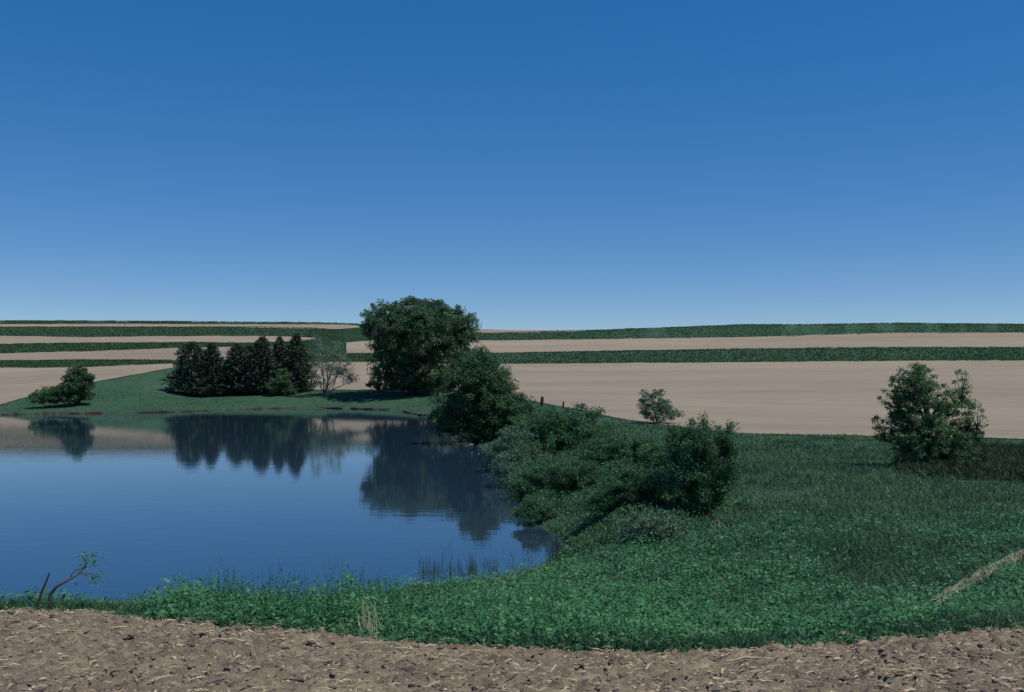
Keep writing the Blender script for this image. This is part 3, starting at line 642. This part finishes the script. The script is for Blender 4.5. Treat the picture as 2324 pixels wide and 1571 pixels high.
# shrub against the field
Y = 61; b = gp(1490, Y)
L = [lob(1475, 920, 30, 24, b, Y), lob(1505, 922, 26, 20, b, Y), lob(1465, 900, 15, 18, b, Y), lob(1495, 940, 46, 16, b, Y), lob(1490, 895, 18, 14, b, Y), lob(1530, 940, 22, 9, b, Y)]
woody('field_edge_shrub', 'lone sparse grey green shrub against the bare field above the thicket', 'bush', b, L, trunk_r=.05, nl=12, ncl=180, cr=.24, nlf=40, ls=.10, lm=M_shrubg, bm=M_bark, seed=31, multi=True)
# right tree
Y = 36; b = gp(2100, Y)
L = [lob(2085, 856, 50, 30, b, Y), lob(2075, 860, 54, 36, b, Y), lob(2025, 920, 34, 40, b, Y), lob(2205, 950, 26, 46, b, Y), lob(2050, 885, 42, 32, b, Y), lob(2120, 905, 60, 42, b, Y), lob(2178, 868, 24, 30, b, Y, 40), lob(2180, 915, 34, 38, b, Y), lob(2050, 935, 46, 38, b, Y), lob(2150, 965, 62, 45, b, Y),
     lob(2030, 985, 52, 26, b, Y), lob(2100, 985, 70, 40, b, Y), lob(2190, 990, 34, 36, b, Y), lob(2100, 1020, 80, 30, b, Y), lob(2010, 960, 34, 24, b, Y), lob(2160, 1030, 60, 26, b, Y), lob(2085, 940, 60, 60, b, Y)]
woody('pasture_tree', 'open crowned tree standing alone in the pasture on the right', 'tree', b, L, trunk_r=.13, trunk_h=2.9, nl=16, ncl=720, cr=.20, nlf=46, ls=.080, lm=M_elm, bm=M_bark, seed=41, surf=.42, upright=.6, flat=.7, twig=.7)

# conifers
def conifer(u, Y, vtop, halfw, label, seed, expo=.75, low=.06):
    r = np.random.default_rng(seed); b = gp(u, Y); H = vz(vtop, Y) - b[2]; R = px(halfw, Y)
    root = thing('conifer_tree', label, 'tree', b, 'conifers in a row on the far bank')
    mb = MB(); mb.tube(np.array([b + [0, 0, -.2], b + [0, 0, H * .5], b + [0, 0, H * .98]]), np.array([.18, .11, .02]), 7); mb.build('trunk', M_bark, root, smooth=True)
    mb = MB(); nb = 420
    ph = r.uniform(0, 6.28, 5)
    for i in range(nb):
        h = low + (1 - low) * (i + r.uniform(0, 1)) / nb; h = min(h, .995); an = i * 2.399 + r.normal(0, .3)
        pr = (1 - h) ** expo * (min(1, .72 + (h - low) * 3.0))
        lump = 1 + .16 * math.sin(an * 2 + ph[0] + h * 7) + .13 * math.sin(an * 3 + ph[1] - h * 13) + r.normal(0, .10)
        rad = max(R * pr * lump, .10)
        n = int(10 + 34 * rad / R); q = r.uniform(.12, 1, n) ** .7
        droop = -.22 * rad * q ** 1 + .16 * rad * q ** 3
        c = np.stack([b[0] + math.cos(an) * rad * q, b[1] + math.sin(an) * rad * q, b[2] + h * H + droop], -1) + r.normal(0, .10, (n, 3)) * [1, 1, .7]
        d = nrm(np.array([math.cos(an), math.sin(an), .25]) + r.normal(0, .55, (n, 3)))
        mb.leaves(c, d, nrm(r.normal(0, .6, (n, 3)) + [0, 0, 1]), .42 * r.uniform(.6, 1.2, n), .15, np.clip(.45 + r.normal(0, .2, n), 0, 1))
    mb.build('foliage', M_conifer, root)
conifer(435, 150, 776, 57, 'round topped dark conifer, leftmost of the row on the far bank', 51, .36)
conifer(481, 149, 779, 52, 'pointed dark conifer second from the left end of the row', 52, .55)
conifer(540, 150, 780, 54, 'dark conifer just right of the gap in the row', 53, .5)
conifer(566, 153, 785, 46, 'short dark conifer half hidden in the middle of the row', 54, .5)
conifer(596, 149, 765, 52, 'broad dark conifer with twin tops in the right half of the row', 55, .55)
conifer(634, 151, 765, 52, 'narrow dark conifer second from the right end of the row', 56, .7)
conifer(673, 148, 757, 55, 'tallest dark conifer at the right end of the row', 57, .6)
conifer(584, 148, 774, 34, 'slim dark conifer leaning close to the broad twin topped one', 58, .7)
Y = 145; b = gp(640, Y); L = [lob(640, 868, 26, 30, b, Y), lob(625, 880, 22, 18, b, Y), lob(655, 885, 20, 14, b, Y)]
woody('low_bush', 'green leafy bush growing in front of the conifer row', 'bush', b, L, trunk_r=.06, nl=6, ncl=120, cr=.5, nlf=70, ls=.24, lm=M_bigleaf, bm=M_bark, seed=61, multi=True)

# ------------------------------------------------------------------ fence posts
def post(u, vb, vt, Y, label, r_):
    x, y = (u - CU) / F * Y, Y; z0 = gz(x, y); z1 = vz(vt, Y)
    root = thing('fence_post', label, 'post', (x, y, z0), 'fence posts at the edge of the bare field')
    mb = MB(); q = np.linspace(0, 1, 5); P = np.stack([x + .06 * q, y + 0 * q, z0 - .2 + (z1 - z0 + .2) * q], -1); mb.tube(P, r_ * (1.1 - .2 * q) , 7, .3)
    top = P[-1]; th = np.linspace(0, 6.283, 7, endpoint=False); V = np.r_[[top + [0, 0, .03]], np.stack([top[0] + r_ * .9 * np.cos(th), top[1] + r_ * .9 * np.sin(th), top[2] + 0 * th], -1)]
    mb.add(V, [(0, i + 1, (i + 1) % 7 + 1) for i in range(7)], .5); mb.build('post_shaft', M_bark, root)
post(1229, 916, 901, 78, 'thick dark fence post nearest the rounded light green tree', .13)
post(1277, 922, 912, 74, 'thin dark fence post right of the thick one', .07)

# ------------------------------------------------------------------ small foreground things
# dead branch and upright stick at the left
Y = 9.35; 
def P_(u, v, Y): return np.array([(u - CU) / F * Y, Y, vz(v, Y)])
b = gp(118, Y)
root = thing('fallen_branch', 'leaning broken branch with a few green leaves against the water', 'branch', b)
mb = MB(); path = [b + [0, 0, -.03], P_(122, 1345, Y), P_(135, 1328, Y), P_(155, 1317, Y), P_(180, 1302, Y + .05), P_(200, 1284, Y + .1)]
mb.tube(path, np.array([.017, .016, .014, .012, .010, .006]), 7, .5); mb.build('bough', M_dead, root, smooth=True)
tw = [[(180, 1302), (195, 1296), (215, 1300), (230, 1298), (245, 1300)], [(188, 1297), (205, 1304), (222, 1312)], [(190, 1292), (202, 1275), (196, 1262)], [(195, 1288), (210, 1283), (228, 1268)], [(165, 1310), (170, 1300), (180, 1290), (192, 1287)], [(200, 1284), (203, 1268), (208, 1256)]]
tips = []
for k, tl in enumerate(tw):
    mb = MB(); q = [P_(u, v, Y + .06 + .02 * k) for u, v in tl]; mb.tube(q, np.linspace(.006, .002, len(q)), 5, .6); mb.build('twig', M_dead, root, smooth=True); tips.append(q[-1]); tips.append((q[-1] + q[-2]) / 2)
mb = MB(); r = np.random.default_rng(5)
for c, n in zip(tips, (6, 8, 22, 16, 16, 10, 14, 6, 5, 5, 14, 8)):
    mb.leaves(c + r.normal(0, .03, (n, 3)), unit(n, r), unit(n, r), .035 * r.uniform(.6, 1.3, n), .016, r.uniform(.3, 1, n))
tag(mb.build('leaf_sprig', M_weed, root), kind='stuff')
b = gp(92, Y)
root = thing('upright_stick', 'bare dark stick leaning beside the broken branch', 'stick', b)
mb = MB(); mb.tube([b + [0, 0, -.03], P_(100, 1345, Y), P_(110, 1322, Y), P_(119, 1298, Y)], np.array([.013, .012, .010, .007]), 7, .25); mb.build('stick_shaft', M_dead, root, smooth=True)
# pale dry grass tufts
TUFTS = []
def tuft(kind, u, v, hpx, n, label, seed, spread=.05, m_=M_dry, wd=.006, group=None, cat='grass tuft', base=None, lean=.18, rad=.03):
    r = np.random.default_rng(seed)
    if base is None: x, y = hit([u], [v]); x, y = float(x[0]), float(y[0]); z = gz(x, y)
    else: x, y, z = base
    H = px(hpx, y); mb = MB(); pass
    for i in range(n):
        h = H * r.uniform(.5, 1.05); a = r.uniform(0, 6.28); bx, by = x + r.normal(0, rad), y + r.normal(0, rad); ln = abs(r.normal(0, lean)) * h
        q = np.linspace(0, 1, 6); P = np.stack([bx + math.cos(a) * ln * q ** 2, by + math.sin(a) * ln * q ** 2, z - .02 + h * q - .12 * h * (ln / h) * q ** 3], -1)
        mb.tube(P, wd * (1 - .8 * q) , 3, r.uniform(0, 1))
    root = thing(kind, label, cat, (x, y, z), group); mb.build('stalks' if m_ is not M_reed else 'reed_stems', m_, root); return root
tuft('dry_grass_tuft', 838, 1432, 96, 22, 'tall pale dry grass tuft on the near bank', 3, wd=.0065, lean=.32, rad=.045, base=(-1.26, 8.72, gz(-1.26, 8.72)))
tuft('dry_grass_tuft', 806, 1440, 52, 12, 'short pale dry grass tuft just left of the tall one', 4, wd=.006, lean=.25, rad=.04, base=(-1.44, 8.72, gz(-1.44, 8.72)))
RL = ['leftmost dark reed clump in the shallow water', 'second reed clump from the left in the shallows', 'third reed clump from the left, tallest in the shallows', 'fourth reed clump from the left, thin and short', 'fifth reed clump from the left, dense and dark', 'reed clump closest to the mud bank', 'reed clump in the corner of the pond by the pale stones']
for i, (u, v, h, n) in enumerate([(964, 1300, 42, 14), (988, 1304, 40, 22), (1017, 1310, 62, 16), (1043, 1300, 30, 8), (1072, 1303, 48, 26), (1122, 1296, 38, 16), (1262, 1262, 50, 18)]):
    x, y = on_water(u, v); tuft('reed_clump', u, v, h, n, RL[i], 80 + i, m_=M_reed, wd=.007, group='reeds standing in the pond shallows', cat='reeds', base=(x, y, 0.0), lean=.1, rad=.06)
mb = MB(); N = 130; u = rng.uniform(940, 1290, N); v = rng.uniform(1235, 1325, N)
for i in range(N):
    x, y = on_water(u[i], v[i])
    if pond_sd(np.array([x]), np.array([y]))[0] > .3 or (v[i] < 1270 and u[i] < 1180 and rng.uniform() < .8): continue
    h = rng.uniform(.08, .32); mb.tube([(x, y, -.02), (x + rng.normal(0, .02), y, h * .6), (x + rng.normal(0, .05), y, h)], np.array([.005, .004, .002]), 3, rng.uniform(0, 1))
tag(mb.build('water_sprouts', M_reed), kind='stuff')
# leafy plants standing out of the pasture
def plant(u, v, w_, h, label, seed, lm=M_weed, n=140):
    x, y = hit([u], [v]); x, y = float(x[0]), float(y[0]); b = np.array([x, y, gz(x, y)]); r = np.random.default_rng(seed)
    W = px(w_, y) / 2; H = px(h, y); root = thing('leafy_plant', label, 'plant', b, 'broad leaved plants in the pasture')
    mb = MB()
    for i in range(7):
        a = r.uniform(0, 6.28); mb.tube([b, b + [math.cos(a) * W * .4, math.sin(a) * W * .4, H * .6], b + [math.cos(a) * W * .8, math.sin(a) * W * .8, H * .9]], np.array([.006, .004, .002]), 4)
    mb.build('stem', M_reed, root)
    d = unit(n, r); d[:, 2] = np.abs(d[:, 2]) * .7; c = b + d * np.array([W, W, H]) * r.uniform(.3, 1, (n, 1)); L = .11 * y / 18 * r.uniform(.6, 1.2, n)
    mb = MB(); mb.leaves(c, nrm(d + r.normal(0, .3, (n, 3))), nrm(r.normal(0, .5, (n, 3)) + [0, 0, 1]), L, L * .4, np.clip(r.normal(.55, .25, n), 0, 1), fold=.25); mb.build('leaves', lm, root)
plant(1480, 1275, 70, 55, 'clump of wide leaves below the low pale leaved shrub', 91)
plant(1560, 1280, 80, 38, 'dark leafy clump right of the wide leaved one', 92)
plant(1232, 1335, 60, 42, 'bushy green plant beside the mud bank', 93)
plant(2152, 1215, 45, 28, 'lone leafy plant high in the open right pasture', 94)
plant(1820, 1275, 90, 26, 'wide flat leafy plant in the middle of the pasture', 95)
plant(1690, 1150, 50, 26, 'leafy plant just right of the tallest shore shrub', 96)
plant(1890, 1350, 60, 30, 'leafy plant in the lower pasture left of the dirt path', 97)
plant(2300, 1480, 36, 22, 'small green plant on the tilled soil at the right edge', 98, n=70)
plant(1310, 1490, 30, 18, 'tiny green seedling on the tilled soil below the weeds', 99, n=50)
# pale stones at the pond corner, driftwood
SL = ['pale stone lying in the pond corner by the reeds', 'larger pale stone just below the one in the pond corner', 'pale stone higher up the shore under the shrubs']
for i, (u, v, s) in enumerate([(1290, 1232, .07), (1300, 1250, .09), (1338, 1233, .10)]):
    x, y = hit([u], [v]); x, y = float(x[0]), float(y[0]); z = gz(x, y); mb = MB()
    lumps(mb, np.array([x]), np.array([y]), np.array([z + s * .4]), np.array([s]), a=np.array([.8])); tag(mb.build('stone', M_stone), SL[i], 'stone', 'pale stones on the pond shore')
a_ = np.array(on_water(930, 1349)); c_ = np.array(on_water(992, 1349)); mb = MB()
q = np.linspace(0, 1, 7); mb.tube(np.stack([a_[0] + (c_[0] - a_[0]) * q, a_[1] + (c_[1] - a_[1]) * q + .05 * np.sin(q * 5), .14 + .02 * np.sin(q * 3)], -1), .035 * (1 - .5 * q) + .004, 7, .1)
tag(mb.build('driftwood', M_dead, smooth=True), 'thin dark driftwood pole lying along the near mud edge', 'driftwood')
# larger corn stalks on the soil
for i, (u, v, Lp, ang, lab) in enumerate([(515, 1470, 110, .02, 'longest pale corn stalk lying flat on the soil at lower left'), (715, 1483, 52, -.45, 'reddish corn stalk slanting down beside the longest one'), (620, 1438, 48, -.1, 'short pale corn stalk just below the left weeds'),
                                     (1280, 1478, 85, .04, 'pale corn stalk along the edge of the middle weeds'), (1690, 1512, 90, .1, 'pale corn stalk on the soil under the right weeds'), (1470, 1535, 40, .9, 'short corn stalk pointing upward near the bottom middle')]):
    x, y = hit([u], [v]); x, y = float(x[0]), float(y[0]); L = px(Lp, y); z = float(dirt_z(np.array([x]), np.array([y]))[0]) + .015
    q = np.linspace(-.5, .5, 7); X = x + L * q * math.cos(ang); Y_ = y + L * q * math.sin(ang) * 2; Z = dirt_z(X, Y_) * .5 + z * .5 + .01
    mb = MB(); mb.tube(np.stack([X, Y_, Z], -1), np.array([.006, .0085, .007, .009, .007, .008, .004]), 6, .15 if 'reddish' in lab else .85)
    tag(mb.build('corn_stalk', M_straw, smooth=True), lab, 'corn stalk', 'corn stalks left on the tilled soil')
print('TRIS', sum(sum(len(p.vertices) - 2 for p in []) for o in []), 'objs', len(bpy.data.objects), 'polys', sum(len(o.data.polygons) for o in bpy.data.objects if o.type == 'MESH'))
